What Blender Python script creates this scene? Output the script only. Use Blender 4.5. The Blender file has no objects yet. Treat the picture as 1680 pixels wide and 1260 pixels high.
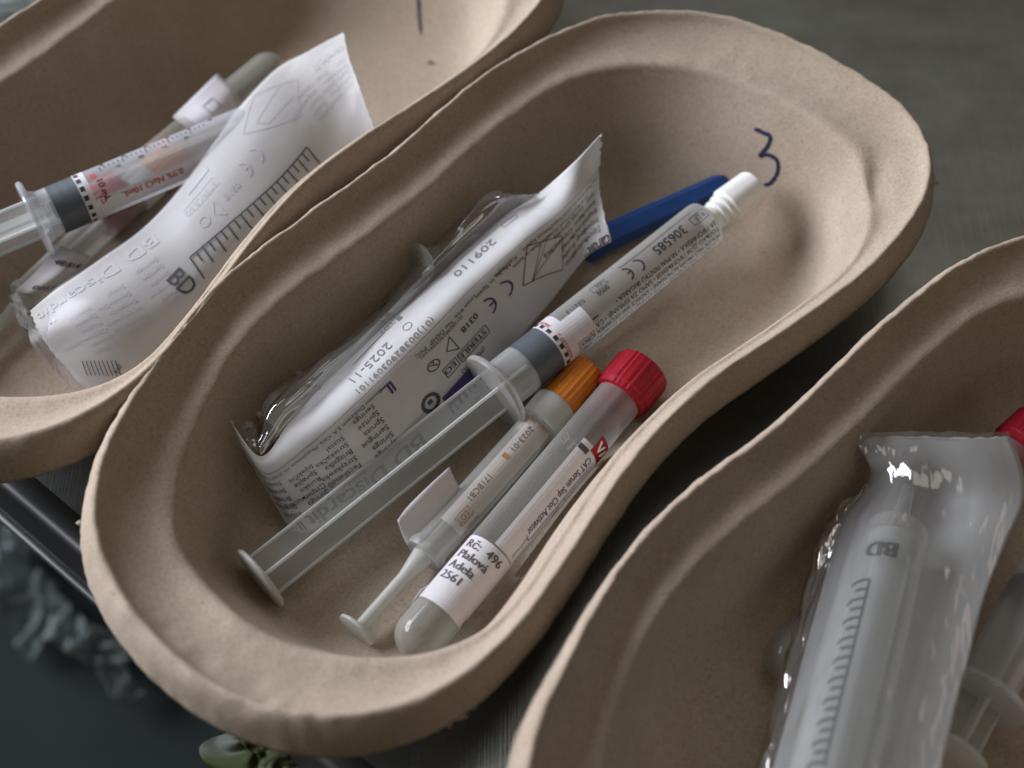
import bpy, bmesh, math, random
import numpy as np
from mathutils import Vector, noise
from mathutils.bvhtree import BVHTree
from mathutils.geometry import delaunay_2d_cdt
random.seed(7); rng = np.random.default_rng(7)
scn = bpy.context.scene
COL = scn.collection
S = 0.01                                   # everything below is written in centimetres

# ------------------------------------------------------------------ camera
PHI = math.radians(58); FOC = 50.0; DIST = 42.0
FW = np.array([0, math.cos(PHI), -math.sin(PHI)]); UP = np.array([0, math.sin(PHI), math.cos(PHI)]); RT = np.array([1., 0, 0])
CAM = np.array([0, 0, 2.3]) - FW * DIST
cd = bpy.data.cameras.new('camera'); cam = bpy.data.objects.new('camera', cd); COL.objects.link(cam)
cam.location = CAM * S; cam.rotation_euler = (math.pi / 2 - PHI, 0, 0)
cd.lens = FOC; cd.sensor_width = 36; cd.clip_start = 0.01; cd.clip_end = 20
cd.dof.use_dof = True; cd.dof.focus_distance = 0.415; cd.dof.aperture_fstop = 6.3
scn.camera = cam
# ------------------------------------------------------------------ world, lamps, exposure
w = bpy.data.worlds.new('World'); scn.world = w; w.use_nodes = True
bg = w.node_tree.nodes['Background']; bg.inputs[0].default_value = (1.0, 0.85, 0.66, 1); bg.inputs[1].default_value = 0.112
def area(name, loc, target, sx, sy, power, col):
    l = bpy.data.lights.new(name, 'AREA'); l.shape = 'RECTANGLE'; l.size = sx * S; l.size_y = sy * S; l.energy = power; l.color = col
    o = bpy.data.objects.new(name, l); COL.objects.link(o); o.location = Vector(loc) * S
    o.rotation_euler = (Vector(target) - Vector(loc)).to_track_quat('-Z', 'Y').to_euler(); return o
area('window_light', (-105, 42, 60), (0, 0, 3), 95, 62, 35, (0.87, 0.90, 1.0))
area('overhead_fill', (20, 60, 190), (0, 0, 0), 90, 90, 2.6, (1.0, 0.93, 0.84))  # weak warm fill added overhead to lift the dish floors
scn.view_settings.view_transform = 'Standard'; scn.view_settings.look = 'None'
scn.view_settings.exposure = 0; scn.view_settings.gamma = 1

def at(px, py, z):
    """the point at height z (cm) seen at pixel (px, py) of the 1680 px photograph"""
    x = (px - 840) / 1680 * 36 / FOC; y = -(py - 630) / 1680 * 36 / FOC
    d = FW + x * RT + y * UP
    return CAM + d * ((z - CAM[2]) / d[2])

# ------------------------------------------------------------------ materials
def newmat(name):
    m = bpy.data.materials.new(name); m.use_nodes = True; nt = m.node_tree; nt.nodes.clear()
    out = nt.nodes.new('ShaderNodeOutputMaterial'); return m, nt, nt.nodes, nt.links, out
def noisen(N, L, scale, detail=3, rough=.55, stretch=None, coord='Object'):
    tc = N.new('ShaderNodeTexCoord'); mp = N.new('ShaderNodeMapping'); L.new(tc.outputs[coord], mp.inputs[0])
    if stretch: mp.inputs['Scale'].default_value = stretch
    n = N.new('ShaderNodeTexNoise'); n.inputs['Scale'].default_value = scale; n.inputs['Detail'].default_value = detail; n.inputs['Roughness'].default_value = rough
    L.new(mp.outputs[0], n.inputs['Vector']); return n
def ramp(N, L, src, stops):
    r = N.new('ShaderNodeValToRGB'); L.new(src, r.inputs[0]); e = r.color_ramp.elements
    while len(e) > 1: e.remove(e[0])
    e[0].position = stops[0][0]; e[0].color = (*stops[0][1], 1)
    for p, c in stops[1:]:
        k = e.new(p); k.color = (*c, 1)
    return r
def bump(N, L, h, strength, dist, prev=None):
    b = N.new('ShaderNodeBump'); b.inputs['Strength'].default_value = strength; b.inputs['Distance'].default_value = dist
    L.new(h, b.inputs['Height'])
    if prev is not None: L.new(prev.outputs[0], b.inputs['Normal'])
    return b
def simple(name, col, rough=.5, metal=0, spec=.5, nscale=0, namt=.12, bs=0, bd=.0002, sss=0):
    m, nt, N, L, out = newmat(name); p = N.new('ShaderNodeBsdfPrincipled'); L.new(p.outputs[0], out.inputs[0])
    p.inputs['Base Color'].default_value = (*col, 1); p.inputs['Roughness'].default_value = rough; p.inputs['Metallic'].default_value = metal
    p.inputs['Specular IOR Level'].default_value = spec
    if sss: p.inputs['Subsurface Weight'].default_value = sss; p.inputs['Subsurface Radius'].default_value = (.004, .003, .0025)
    if nscale:
        n = noisen(N, L, nscale); r = ramp(N, L, n.outputs[0], [(.3, tuple(c * (1 - namt) for c in col)), (.7, tuple(min(1, c * (1 + namt)) for c in col))])
        L.new(r.outputs[0], p.inputs['Base Color'])
        if bs: b = bump(N, L, n.outputs[0], bs, bd); L.new(b.outputs[0], p.inputs['Normal'])
    return m

def pulp():
    m, nt, N, L, out = newmat('moulded_pulp'); p = N.new('ShaderNodeBsdfPrincipled'); L.new(p.outputs[0], out.inputs[0])
    p.inputs['Roughness'].default_value = .92; p.inputs['Specular IOR Level'].default_value = .2
    big = noisen(N, L, 45, 4, .6); r1 = ramp(N, L, big.outputs[0], [(.3, (.382, .311, .240)), (.7, (.432, .354, .280))])
    fib = noisen(N, L, 1100, 5, .75); r2 = ramp(N, L, fib.outputs[0], [(.32, (.72, .69, .65)), (.48, (.97, .97, .96)), (.60, (1.03, 1.03, 1.03)), (.72, (1.18, 1.17, 1.16))])
    mx = N.new('ShaderNodeMix'); mx.data_type = 'RGBA'; mx.blend_type = 'MULTIPLY'; mx.inputs[0].default_value = 1
    L.new(r1.outputs[0], mx.inputs[6]); L.new(r2.outputs[0], mx.inputs[7])
    fn_ = noisen(N, L, 420, 1, .5); f1 = N.new('ShaderNodeMath'); f1.operation = 'SUBTRACT'; L.new(fn_.outputs[0], f1.inputs[0]); f1.inputs[1].default_value = .5
    f2 = N.new('ShaderNodeMath'); f2.operation = 'ABSOLUTE'; L.new(f1.outputs[0], f2.inputs[0])
    msk = noisen(N, L, 380, 2, .5, (1.3, .8, 1.1)); mk = ramp(N, L, msk.outputs[0], [(.40, (.82, .80, .77)), (.46, (1, 1, 1)), (.56, (1, 1, 1)), (.61, (1.22, 1.21, 1.19))])
    fl_ = ramp(N, L, f2.outputs[0], [(.0, (1, 1, 1)), (.018, (0, 0, 0))])
    mf = N.new('ShaderNodeMix'); mf.data_type = 'RGBA'; mf.blend_type = 'MULTIPLY'; L.new(fl_.outputs[0], mf.inputs[0]); L.new(mx.outputs[2], mf.inputs[6]); L.new(mk.outputs[0], mf.inputs[7]); mx = mf
    vo = N.new('ShaderNodeTexVoronoi'); vo.inputs['Scale'].default_value = 190; tc = N.new('ShaderNodeTexCoord'); L.new(tc.outputs['Object'], vo.inputs['Vector'])
    dk = ramp(N, L, vo.outputs['Distance'], [(.0, (.35, .28, .22)), (.045, (.45, .38, .3)), (.07, (1, 1, 1))])
    sel = N.new('ShaderNodeMath'); sel.operation = 'GREATER_THAN'; sel.inputs[1].default_value = .80
    sp = N.new('ShaderNodeSeparateColor'); L.new(vo.outputs['Color'], sp.inputs[0]); L.new(sp.outputs[0], sel.inputs[0])
    mx2 = N.new('ShaderNodeMix'); mx2.data_type = 'RGBA'; mx2.blend_type = 'MULTIPLY'; L.new(sel.outputs[0], mx2.inputs[0])
    L.new(mx.outputs[2], mx2.inputs[6]); L.new(dk.outputs[0], mx2.inputs[7]); L.new(mx2.outputs[2], p.inputs['Base Color'])
    wv = N.new('ShaderNodeTexWave'); wv.inputs['Scale'].default_value = 430; wv.inputs['Distortion'].default_value = 1.0; wv.inputs['Detail'].default_value = 1
    mp = N.new('ShaderNodeMapping'); mp.inputs['Rotation'].default_value = (0.5, .3, .9); L.new(tc.outputs['Object'], mp.inputs[0]); L.new(mp.outputs[0], wv.inputs['Vector'])
    b0 = bump(N, L, wv.outputs[0], .10, .0001)
    b1 = bump(N, L, fib.outputs[0], .45, .0003, b0); med = noisen(N, L, 160, 3, .6); b2 = bump(N, L, med.outputs[0], .14, .001, b1)
    L.new(b2.outputs[0], p.inputs['Normal']); return m
M_pulp = pulp()
M_ink = simple('marker_ink', (.008, .009, .05), .6)

def schlick(N, L):
    """mirror share by viewing angle, the same from either side of a thin sheet"""
    lw = N.new('ShaderNodeLayerWeight'); lw.inputs[0].default_value = .5
    pw = N.new('ShaderNodeMath'); pw.operation = 'POWER'; L.new(lw.outputs['Facing'], pw.inputs[0]); pw.inputs[1].default_value = 4
    ma = N.new('ShaderNodeMath'); ma.operation = 'MULTIPLY_ADD'; L.new(pw.outputs[0], ma.inputs[0]); ma.inputs[1].default_value = .85; ma.inputs[2].default_value = .05
    return lw, ma
def frosted(name, col=(.80, .82, .82), trans=.45, rough=.35, gloss=.12, tint=(.93, .94, .93), nscale=0, fk=.45):
    """milky moulded plastic: part of the light goes straight through, part is scattered"""
    m, nt, N, L, out = newmat(name)
    t = N.new('ShaderNodeBsdfTransparent'); t.inputs[0].default_value = (*tint, 1)
    d = N.new('ShaderNodeBsdfDiffuse'); d.inputs[0].default_value = (*col, 1); tl = N.new('ShaderNodeBsdfTranslucent'); tl.inputs[0].default_value = (*col, 1)
    a = N.new('ShaderNodeMixShader'); a.inputs[0].default_value = .45; L.new(d.outputs[0], a.inputs[1]); L.new(tl.outputs[0], a.inputs[2])
    lw = N.new('ShaderNodeLayerWeight'); lw.inputs[0].default_value = .35
    mr = N.new('ShaderNodeMapRange'); L.new(lw.outputs['Facing'], mr.inputs[0]); mr.inputs[3].default_value = 1 - trans; mr.inputs[4].default_value = min(1, 1 - trans + .42)
    b = N.new('ShaderNodeMixShader'); L.new(mr.outputs[0], b.inputs[0]); L.new(t.outputs[0], b.inputs[1]); L.new(a.outputs[0], b.inputs[2])
    g = N.new('ShaderNodeBsdfGlossy'); g.inputs['Roughness'].default_value = rough; g.inputs[0].default_value = (1, 1, 1, 1)
    fr, fo = schlick(N, L)
    mm = N.new('ShaderNodeMath'); mm.operation = 'MULTIPLY_ADD'; L.new(fo.outputs[0], mm.inputs[0]); mm.inputs[1].default_value = fk; mm.inputs[2].default_value = gloss * .08
    c = N.new('ShaderNodeMixShader'); L.new(mm.outputs[0], c.inputs[0]); L.new(b.outputs[0], c.inputs[1]); L.new(g.outputs[0], c.inputs[2])
    if nscale:
        n = noisen(N, L, nscale, 2); bb = bump(N, L, n.outputs[0], .3, .0003)
        for x in (g, d, fr): L.new(bb.outputs[0], x.inputs['Normal'])
    L.new(c.outputs[0], out.inputs[0]); return m
M_frost = frosted('frosted_polypropylene', (.62, .62, .60), .66, .38, .10, nscale=250)
M_milk = frosted('milky_white_plastic', (.72, .73, .69), .12, .4, .1)
M_rod = frosted('milky_plunger_plastic', (.74, .75, .74), .74, .25, .15)
M_flange = frosted('milky_flange_plastic', (.80, .82, .81), .45, .28, .2)
M_clear = frosted('clear_barrel_plastic', (.78, .80, .86), .74, .12, .5, fk=.7)
M_tube = frosted('clear_tube_plastic', (.60, .60, .57), .80, .10, .1, fk=.3)
M_serum = frosted('pale_gel', (.50, .47, .40), .62, .4, .0, fk=.05)
def film(name, scale=38, white=.04, bs=.8, dist=.006, gr=.08, fm=2.8, ridged=True, rot=-47, st=.28):
    m, nt, N, L, out = newmat(name)
    t = N.new('ShaderNodeBsdfTransparent'); t.inputs[0].default_value = (.965, .965, .97, 1)
    tl = N.new('ShaderNodeBsdfTranslucent'); tl.inputs[0].default_value = (.9, .9, .93, 1); df = N.new('ShaderNodeBsdfDiffuse'); df.inputs[0].default_value = (.85, .86, .9, 1)
    ad = N.new('ShaderNodeMixShader'); ad.inputs[0].default_value = .5; L.new(tl.outputs[0], ad.inputs[1]); L.new(df.outputs[0], ad.inputs[2])
    lw = N.new('ShaderNodeLayerWeight'); lw.inputs[0].default_value = .3
    mr = N.new('ShaderNodeMapRange'); L.new(lw.outputs['Facing'], mr.inputs[0]); mr.inputs[3].default_value = white; mr.inputs[4].default_value = white + min(.35, .06 + 3 * white)
    a = N.new('ShaderNodeMixShader'); L.new(mr.outputs[0], a.inputs[0]); L.new(t.outputs[0], a.inputs[1]); L.new(ad.outputs[0], a.inputs[2])
    g = N.new('ShaderNodeBsdfGlossy'); g.inputs['Roughness'].default_value = gr
    fr, fo = schlick(N, L)
    mm = N.new('ShaderNodeMath'); mm.operation = 'MULTIPLY_ADD'; L.new(fo.outputs[0], mm.inputs[0]); mm.inputs[1].default_value = fm; mm.inputs[2].default_value = .05 * fm; mm.use_clamp = True
    c = N.new('ShaderNodeMixShader'); L.new(mm.outputs[0], c.inputs[0]); L.new(a.outputs[0], c.inputs[1]); L.new(g.outputs[0], c.inputs[2])
    n = noisen(N, L, scale, 3, .5, (st, 1, 1)); mq = N.new('ShaderNodeMapping'); mq.inputs['Rotation'].default_value = (0, 0, math.radians(rot))
    src = n.inputs['Vector'].links[0].from_node; tcn = src.inputs[0].links[0].from_node; L.new(tcn.outputs['Object'], mq.inputs[0]); L.new(mq.outputs[0], src.inputs[0]); ab = N.new('ShaderNodeMath'); ab.operation = 'SUBTRACT'; L.new(n.outputs[0], ab.inputs[0]); ab.inputs[1].default_value = .5
    a2 = N.new('ShaderNodeMath'); a2.operation = 'ABSOLUTE'; L.new(ab.outputs[0], a2.inputs[0]); bb = bump(N, L, a2.outputs[0] if ridged else n.outputs[0], bs, dist)
    for x in (g, fr): L.new(bb.outputs[0], x.inputs['Normal'])
    L.new(c.outputs[0], out.inputs[0]); return m
M_film = film('clear_pouch_film')
M_film2 = film('hazy_pouch_film', 60, .2, .6, .004)
def paper(name, col=(.74, .735, .74), thin=.25):
    m, nt, N, L, out = newmat(name); p = N.new('ShaderNodeBsdfPrincipled'); p.inputs['Roughness'].default_value = .62; p.inputs['Specular IOR Level'].default_value = .3
    n = noisen(N, L, 260, 4, .6); r = ramp(N, L, n.outputs[0], [(.3, tuple(c * .95 for c in col)), (.7, tuple(c * 1.03 for c in col))]); L.new(r.outputs[0], p.inputs['Base Color'])
    big = noisen(N, L, 55, 2); b = bump(N, L, n.outputs[0], .15, .0003); b2 = bump(N, L, big.outputs[0], .10, .002, b); L.new(b2.outputs[0], p.inputs['Normal'])
    t = N.new('ShaderNodeBsdfTranslucent'); t.inputs[0].default_value = (*col, 1); x = N.new('ShaderNodeMixShader'); x.inputs[0].default_value = thin
    L.new(p.outputs[0], x.inputs[1]); L.new(t.outputs[0], x.inputs[2]); L.new(x.outputs[0], out.inputs[0]); return m
M_paper = paper('pouch_paper'); M_label = paper('label_paper', (.62, .60, .62), .08)
M_thinpaper = frosted('thin_pouch_paper', (.62, .61, .60), .36, .5, .1, fk=.1)
M_white = simple('white_cap_plastic', (.78, .79, .76), .38, nscale=300, namt=.03, sss=.3)
M_blue = simple('blue_cap_plastic', (.005, .048, .20), .42, nscale=200, namt=.1)
M_red = simple('red_cap_plastic', (.27, .004, .014), .5, spec=.3, nscale=300, namt=.12)
M_orange = simple('orange_cap_plastic', (.62, .19, .012), .5, nscale=250, namt=.08, sss=.1)
M_rubber = simple('grey_rubber', (.07, .085, .10), .5, nscale=200, namt=.08)
M_black = simple('black_print', (.012, .011, .014), .6)
M_grey = simple('dark_grey_print', (.06, .055, .06), .6)
M_faint = simple('faded_print', (.34, .33, .35), .7)
M_purple = simple('purple_print', (.055, .03, .16), .6)
M_brown = simple('brown_print', (.36, .15, .06), .6)
M_redprint = simple('red_print', (.45, .05, .04), .6)
M_blood = simple('dark_blood', (.05, .008, .012), .25)
M_haem = frosted('blood_smear', (.25, .06, .07), .6, .3, .1)

# ------------------------------------------------------------------ helpers
ROOTLOC = {}
def link(o, parent=None):
    COL.objects.link(o)
    if parent is not None: o.parent = parent
    return o
def root_of(o):
    while o.parent is not None: o = o.parent
    return o
def mesh(name, V, F, mat, parent=None, smooth=True, loc=None):
    V = np.asarray(V, float)
    if parent is not None: L0 = ROOTLOC[root_of(parent).name]
    else:
        L0 = np.array(loc, float) if loc is not None else np.array([V[:, 0].mean(), V[:, 1].mean(), V[:, 2].min()])
    me = bpy.data.meshes.new(name); me.from_pydata(((V - L0) * S).tolist(), [], [list(map(int, f)) for f in F]); me.update()
    me.materials.append(mat)
    if smooth: me.polygons.foreach_set('use_smooth', [True] * len(me.polygons))
    o = bpy.data.objects.new(name, me)
    if parent is None: o.location = L0 * S; 
    link(o, parent)
    if parent is None: ROOTLOC[o.name] = L0
    return o
def tag(o, label=None, cat=None, group=None, kind=None):
    for k, v in (('label', label), ('category', cat), ('group', group), ('kind', kind)):
        if v: o[k] = v
    return o
def thing(name, loc, label, cat, group=None):
    o = bpy.data.objects.new(name, None); o.empty_display_size = .01; link(o); o.location = np.array(loc) * S; ROOTLOC[o.name] = np.array(loc, float)
    return tag(o, label, cat, group)
def grid_faces(n, m, closed=False):
    F = []
    for i in range(n - 1):
        for j in range(m if closed else m - 1):
            k = (j + 1) % m
            F.append((i * m + j, i * m + k, (i + 1) * m + k, (i + 1) * m + j))
    return F
class Axis:
    """a straight axis; u runs along it in cm, v round it as arc length, v=0 facing the camera"""
    def __init__(s, p0, p1):
        s.p0 = np.array(p0, float); d = np.array(p1, float) - s.p0; s.L = np.linalg.norm(d); s.a = d / s.L
        c = CAM - (s.p0 + d / 2); c = c - s.a * (c @ s.a); s.e1 = c / np.linalg.norm(c); s.e2 = np.cross(s.a, s.e1)
    def pt(s, u, th, r): return s.p0 + s.a * u + r * (math.cos(th) * s.e1 + math.sin(th) * s.e2)
    def surf(s, r, off=.012):
        return lambda u, v: s.pt(u, v / r, r + off)
def lathe(ax, prof, name, mat, parent, seg=48, sq=0, ridges=0, ramp_=0, smooth=True, oval=1, rot=0):
    V = []
    for (u, r) in prof:
        for k in range(seg):
            th = 2 * math.pi * k / seg + rot; rr = r
            if ridges: rr *= 1 + ramp_ * (0.5 + .5 * math.cos(ridges * th))
            p = ax.p0 + ax.a * u + rr * (math.cos(th) * ax.e1 * oval + math.sin(th) * ax.e2); V.append(p)
    F = grid_faces(len(prof), seg, True)
    F = [tuple(reversed(f)) for f in F]
    if prof[0][1] > 1e-3: F.append(tuple(range(seg)))
    if prof[-1][1] > 1e-3: F.append(tuple(reversed(range((len(prof) - 1) * seg, len(prof) * seg))))
    o = mesh(name, V, F, mat, parent, smooth)
    if smooth:
        for p in o.data.polygons[-2:]:
            if len(p.vertices) > 4: p.use_smooth = False
        o.data.set_sharp_from_angle(angle=math.radians(38))
    return o
def plate(ax, u0, u1, half, thick, ang, name, mat, parent, taper=None):
    """one fin plate of a plunger rod, lying in the axis"""
    V = []
    for u, h in ((u0, half), (u1, taper or half)):
        for a, b in ((-h, -thick), (h, -thick), (h, thick), (-h, thick)):
            c, s_ = math.cos(ang), math.sin(ang)
            V.append(ax.p0 + ax.a * u + ax.e1 * (a * c - b * s_) + ax.e2 * (a * s_ + b * c))
    F = [(0, 3, 2, 1), (4, 5, 6, 7), (0, 1, 5, 4), (1, 2, 6, 5), (2, 3, 7, 6), (3, 0, 4, 7)]
    for sg in (-1, 1):
        d_ = (ax.e1 * math.cos(ang) + ax.e2 * math.sin(ang)) * sg; W = []
        for u in (u0, u1):
            for k in range(8):
                t = k * math.pi / 4; W.append(ax.p0 + ax.a * u + d_ * half + .05 * (d_ * math.cos(t) + np.cross(ax.a, d_) * math.sin(t)))
        mesh('fin_edge', W, grid_faces(2, 8, True), M_flange, parent)
    return mesh(name, V, F, mat, parent, False)

def cr(P, t):
    """Catmull-Rom along axis 0 of P at parameter t in [0, n-1]"""
    n = len(P); i = min(int(t), n - 2); f = t - i
    p1, p2 = P[i], P[i + 1]; p0 = P[i - 1] if i > 0 else 2 * p1 - p2; p3 = P[i + 2] if i + 2 < n else 2 * p2 - p1
    return .5 * (2 * p1 + (p2 - p0) * f + (2 * p0 - 5 * p1 + 4 * p2 - p3) * f * f + (3 * p1 - p0 - 3 * p2 + p3) * f ** 3)
class Patch:
    """smooth sheet through a grid of points; rows follow u, columns follow v (0..1 each)"""
    def __init__(s, rows):
        s.G = np.array([[at(*q) if len(q) == 3 else q[3] for q in r] for r in rows])
        s.Lu = np.linalg.norm(np.diff(s.G[:, s.G.shape[1] // 2], axis=0), axis=1).sum(); s.Lv = np.linalg.norm(np.diff(s.G[len(s.G) // 2], axis=0), axis=1).sum()
        s.wr = 0; s.ws = .6
    def raw(s, u, v):
        u = min(max(u, 0), 1); v = min(max(v, 0), 1)
        R = cr(s.G, u * (len(s.G) - 1)); p = cr(R, v * (len(R) - 1))
        if s.wr: p = p + np.array([0, 0, 1.]) * s.wr * noise.noise(Vector((u * s.Lu * s.ws, v * s.Lv * s.ws * 1.3, s.wr * 7)))
        return p
    def nrm(s, u, v):
        e = .004; a = s.raw(min(u + e, 1), v) - s.raw(max(u - e, 0), v); b = s.raw(u, min(v + e, 1)) - s.raw(u, max(v - e, 0))
        n = np.cross(b, a); n /= np.linalg.norm(n) + 1e-9
        return n if n @ (CAM - s.raw(u, v)) > 0 else -n
    def surf(s, off=.02):                      # u, v in cm
        return lambda U, V: s.raw(U / s.Lu, V / s.Lv) + s.nrm(U / s.Lu, V / s.Lv) * off
    def build(s, name, mat, parent, nu=60, nv=24, ragged=0, thick=.02, crinkle=0, cs=1.0, ridge=0):
        V = []
        for i in range(nu + 1):
            for j in range(nv + 1):
                u, v = i / nu, j / nv; p = s.raw(u, v)
                if ragged and i in (0, nu): p = p + (s.raw(.5, v) - s.raw(.5 + (.02 if i else -.02), v)) / np.linalg.norm(s.raw(.5, v) - s.raw(.52, v)) * ragged * random.random() * (1 if i else 1)
                if crinkle:
                    q = Vector((u * s.Lu * cs * .38, v * s.Lv * cs * 1.4, crinkle * 31)); h = noise.noise(q) + .5 * noise.noise(q * 2.3)
                    if ridge: h = abs(h) * 2 - .5
                    p = p + s.nrm(u, v) * crinkle * h * min(1, 6 * min(v, 1 - v) + .15)
                V.append(p)
        o = mesh(name, V, grid_faces(nu + 1, nv + 1), mat, parent)
        if thick:
            md = o.modifiers.new('thickness', 'SOLIDIFY'); md.thickness = thick * S; md.offset = 0
        return o
# --- printed lettering: text outlines laid on a surface
TXT = {}
def text2d(body):
    if body in TXT: return TXT[body]
    c = bpy.data.curves.new('t', 'FONT'); c.body = body; c.size = 1; c.resolution_u = 2; c.fill_mode = 'FRONT'
    o = bpy.data.objects.new('t', c); COL.objects.link(o); dg = bpy.context.evaluated_depsgraph_get(); dg.update()
    me = o.evaluated_get(dg).to_mesh(); V = np.array([v.co[:2] for v in me.vertices]) if len(me.vertices) else np.zeros((0, 2)); F = [tuple(p.vertices) for p in me.polygons]
    o.evaluated_get(dg).to_mesh_clear(); bpy.data.objects.remove(o); bpy.data.curves.remove(c); TXT[body] = (V, F); return V, F
class Print:
    """collects flat print for one surface and one ink"""
    def __init__(s, fn): s.fn = fn; s.V = []; s.F = []
    def add(s, V2, F, flip=None):
        b = len(s.V); s.V += [s.fn(x, y) for x, y in V2]; s.F += [tuple(i + b for i in f) for f in F]
    def text(s, body, u, v, size, ang=180, width=None, mirror=False, bold=0):
        V, F = text2d(body)
        if not len(V): return
        V = V * size
        if width: V = V * np.array([width / max(V[:, 0].max(), 1e-3), 1])
        a = math.radians(ang); c, n = math.cos(a), math.sin(a)
        for k in ([0] if not bold else [0, bold]):
            W = V + np.array([k, 0]); x, y = W[:, 0], W[:, 1]
            # local frame: text x at angle ang from +u; text up so that it reads unmirrored when +v is clockwise of +u
            U_ = u + x * c - y * n; V_ = v - (x * n + y * c)
            if mirror: U_ = u - x * c - y * n; V_ = v - (-x * n + y * c)
            s.add(np.c_[U_, V_], F)
    def line(s, pts, wd):
        for (a, b) in zip(pts[:-1], pts[1:]):
            a = np.array(a, float); b = np.array(b, float); d = b - a; L = np.linalg.norm(d); n = np.array([-d[1], d[0]]) / L * wd / 2
            k = max(1, int(L / .18)); V = []; F = []
            for i in range(k + 1): V += [a + d * i / k + n, a + d * i / k - n]
            for i in range(k): F.append((2 * i, 2 * i + 1, 2 * i + 3, 2 * i + 2))
            s.add(V, F)
    def box(s, u, v, du, dv, wd=.02): s.line([(u, v), (u + du, v), (u + du, v + dv), (u, v + dv), (u, v)], wd)
    def fill(s, u, v, du, dv):
        n = max(1, int(abs(du) / .15)); m = max(1, int(abs(dv) / .1)); V = [(u + du * i / n, v + dv * j / m) for i in range(n + 1) for j in range(m + 1)]
        s.add(V, grid_faces(n + 1, m + 1))
    def arc(s, u, v, r, a0, a1, wd, k=14): s.line([(u + r * math.cos(math.radians(a0 + (a1 - a0) * i / k)), v + r * math.sin(math.radians(a0 + (a1 - a0) * i / k))) for i in range(k + 1)], wd)
    def ce(s, u, v, r, wd, d=-1):
        """the CE mark, reading along d*u"""
        if d < 0:
            s.arc(u, v, r, -80, 80, wd); s.arc(u - 2.1 * r, v, r, -80, 80, wd); s.line([(u - 1.1 * r, v), (u - 1.8 * r, v)], wd)
        else:
            s.arc(u, v, r, 100, 260, wd); s.arc(u + 2.1 * r, v, r, 100, 260, wd); s.line([(u + 1.1 * r, v), (u + 1.8 * r, v)], wd)
    def done(s, name, mat, parent):
        if s.V: return mesh(name, s.V, s.F, mat, parent, False)

# ------------------------------------------------------------------ steel trolley top, its frame, floor
def steel():
    m, nt, N, L, out = newmat('brushed_steel'); p = N.new('ShaderNodeBsdfPrincipled'); L.new(p.outputs[0], out.inputs[0])
    p.inputs['Metallic'].default_value = 1
    n = noisen(N, L, 14, 4, .6, (1, 3.0, 1)); r = ramp(N, L, n.outputs[0], [(.3, (.30, .30, .30)), (.7, (.40, .40, .40))]); L.new(r.outputs[0], p.inputs['Roughness'])
    s1 = noisen(N, L, 40, 3, .5, (40, .8, 1)); big = noisen(N, L, 22, 2, .5, (1, 1.6, 1))
    b = bump(N, L, s1.outputs[0], .25, .0004); b2 = bump(N, L, big.outputs[0], .12, .002, b); L.new(b2.outputs[0], p.inputs['Normal'])
    r2 = ramp(N, L, noisen(N, L, 60, 4, .7).outputs[0], [(.3, (.37, .405, .40)), (.7, (.47, .51, .51))]); L.new(r2.outputs[0], p.inputs['Base Color'])
    return m
M_steel = steel()
EA = at(0, 800, 0); EB = at(380, 1130, 0); ED = (EB - EA) / np.linalg.norm(EB - EA); EN = np.array([ED[1], -ED[0], 0])   # EN points off the table
if EN @ (at(0, 1100, 0) - EA) < 0: EN = -EN
def strip(profile, name, mat, u0=-55, u1=75, parent=None, n=2, loc=None):
    V = []
    for i in range(n):
        u = u0 + (u1 - u0) * i / (n - 1)
        for (o, z) in profile: V.append(EA + ED * u + EN * o + np.array([0, 0, z]))
    return mesh(name, V, grid_faces(n, len(profile)), mat, parent, True, loc)
tb = thing('steel_trolley', (0, 0, -40), 'brushed stainless steel trolley with a rolled edge under the pulp dishes', 'trolley')
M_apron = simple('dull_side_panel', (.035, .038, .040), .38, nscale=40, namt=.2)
lip = [(-.9, 0), (-.7, .06)] + [(-.3 + .3 * math.sin(math.radians(a)), -.24 + .3 * math.cos(math.radians(a))) for a in (0, 20, 40, 60, 80)] + [(.25, -1.2), (.2, -1.35), (.0, -1.4), (0, -1.6)]; apron = [(.05, -1.5), (.05, -3.4)]; bead = [(.15 + .15 * math.sin(math.radians(a)), -3.55 + .15 * math.cos(math.radians(a))) for a in (-60, 0, 60, 120, 180)] + [(-.3, -3.7), (-.3, -3.4)]
strip([(-80, 0), (-.9, 0)], 'tray_top', M_steel, parent=tb)
M_dull = simple('dull_grey_steel', (.12, .125, .125), .42, metal=.85, nscale=30, namt=.15)
strip([(q[0], q[1] - .0) for q in lip], 'rolled_edge', M_dull, parent=tb).data.set_sharp_from_angle(angle=math.radians(60))
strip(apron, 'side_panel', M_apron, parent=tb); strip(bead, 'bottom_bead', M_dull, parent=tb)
def bar(off, z, r, name, mat, parent, u0=-55, u1=75):
    V = []
    for u in (u0, u1):
        for k in range(16): V.append(EA + ED * u + EN * (off + r * math.cos(k * math.pi / 8)) + np.array([0, 0, z + r * math.sin(k * math.pi / 8)]))
    return mesh(name, V, grid_faces(2, 16, True), mat, parent)

M_floor = simple('dark_green_floor', (.010, .014, .013), .7, spec=.1, nscale=8, namt=.3)
fl = mesh('floor', [(-300, -200, -75), (300, -200, -75), (300, 400, -75), (-300, 400, -75)], [(0, 1, 2, 3)], M_floor); tag(fl, kind='structure')
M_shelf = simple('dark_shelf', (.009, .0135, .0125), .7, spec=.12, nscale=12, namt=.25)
strip([(-70, -30), (9, -30), (9.5, -30.4), (9.5, -31.4)], 'lower_shelf', M_shelf, parent=tb)

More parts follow.
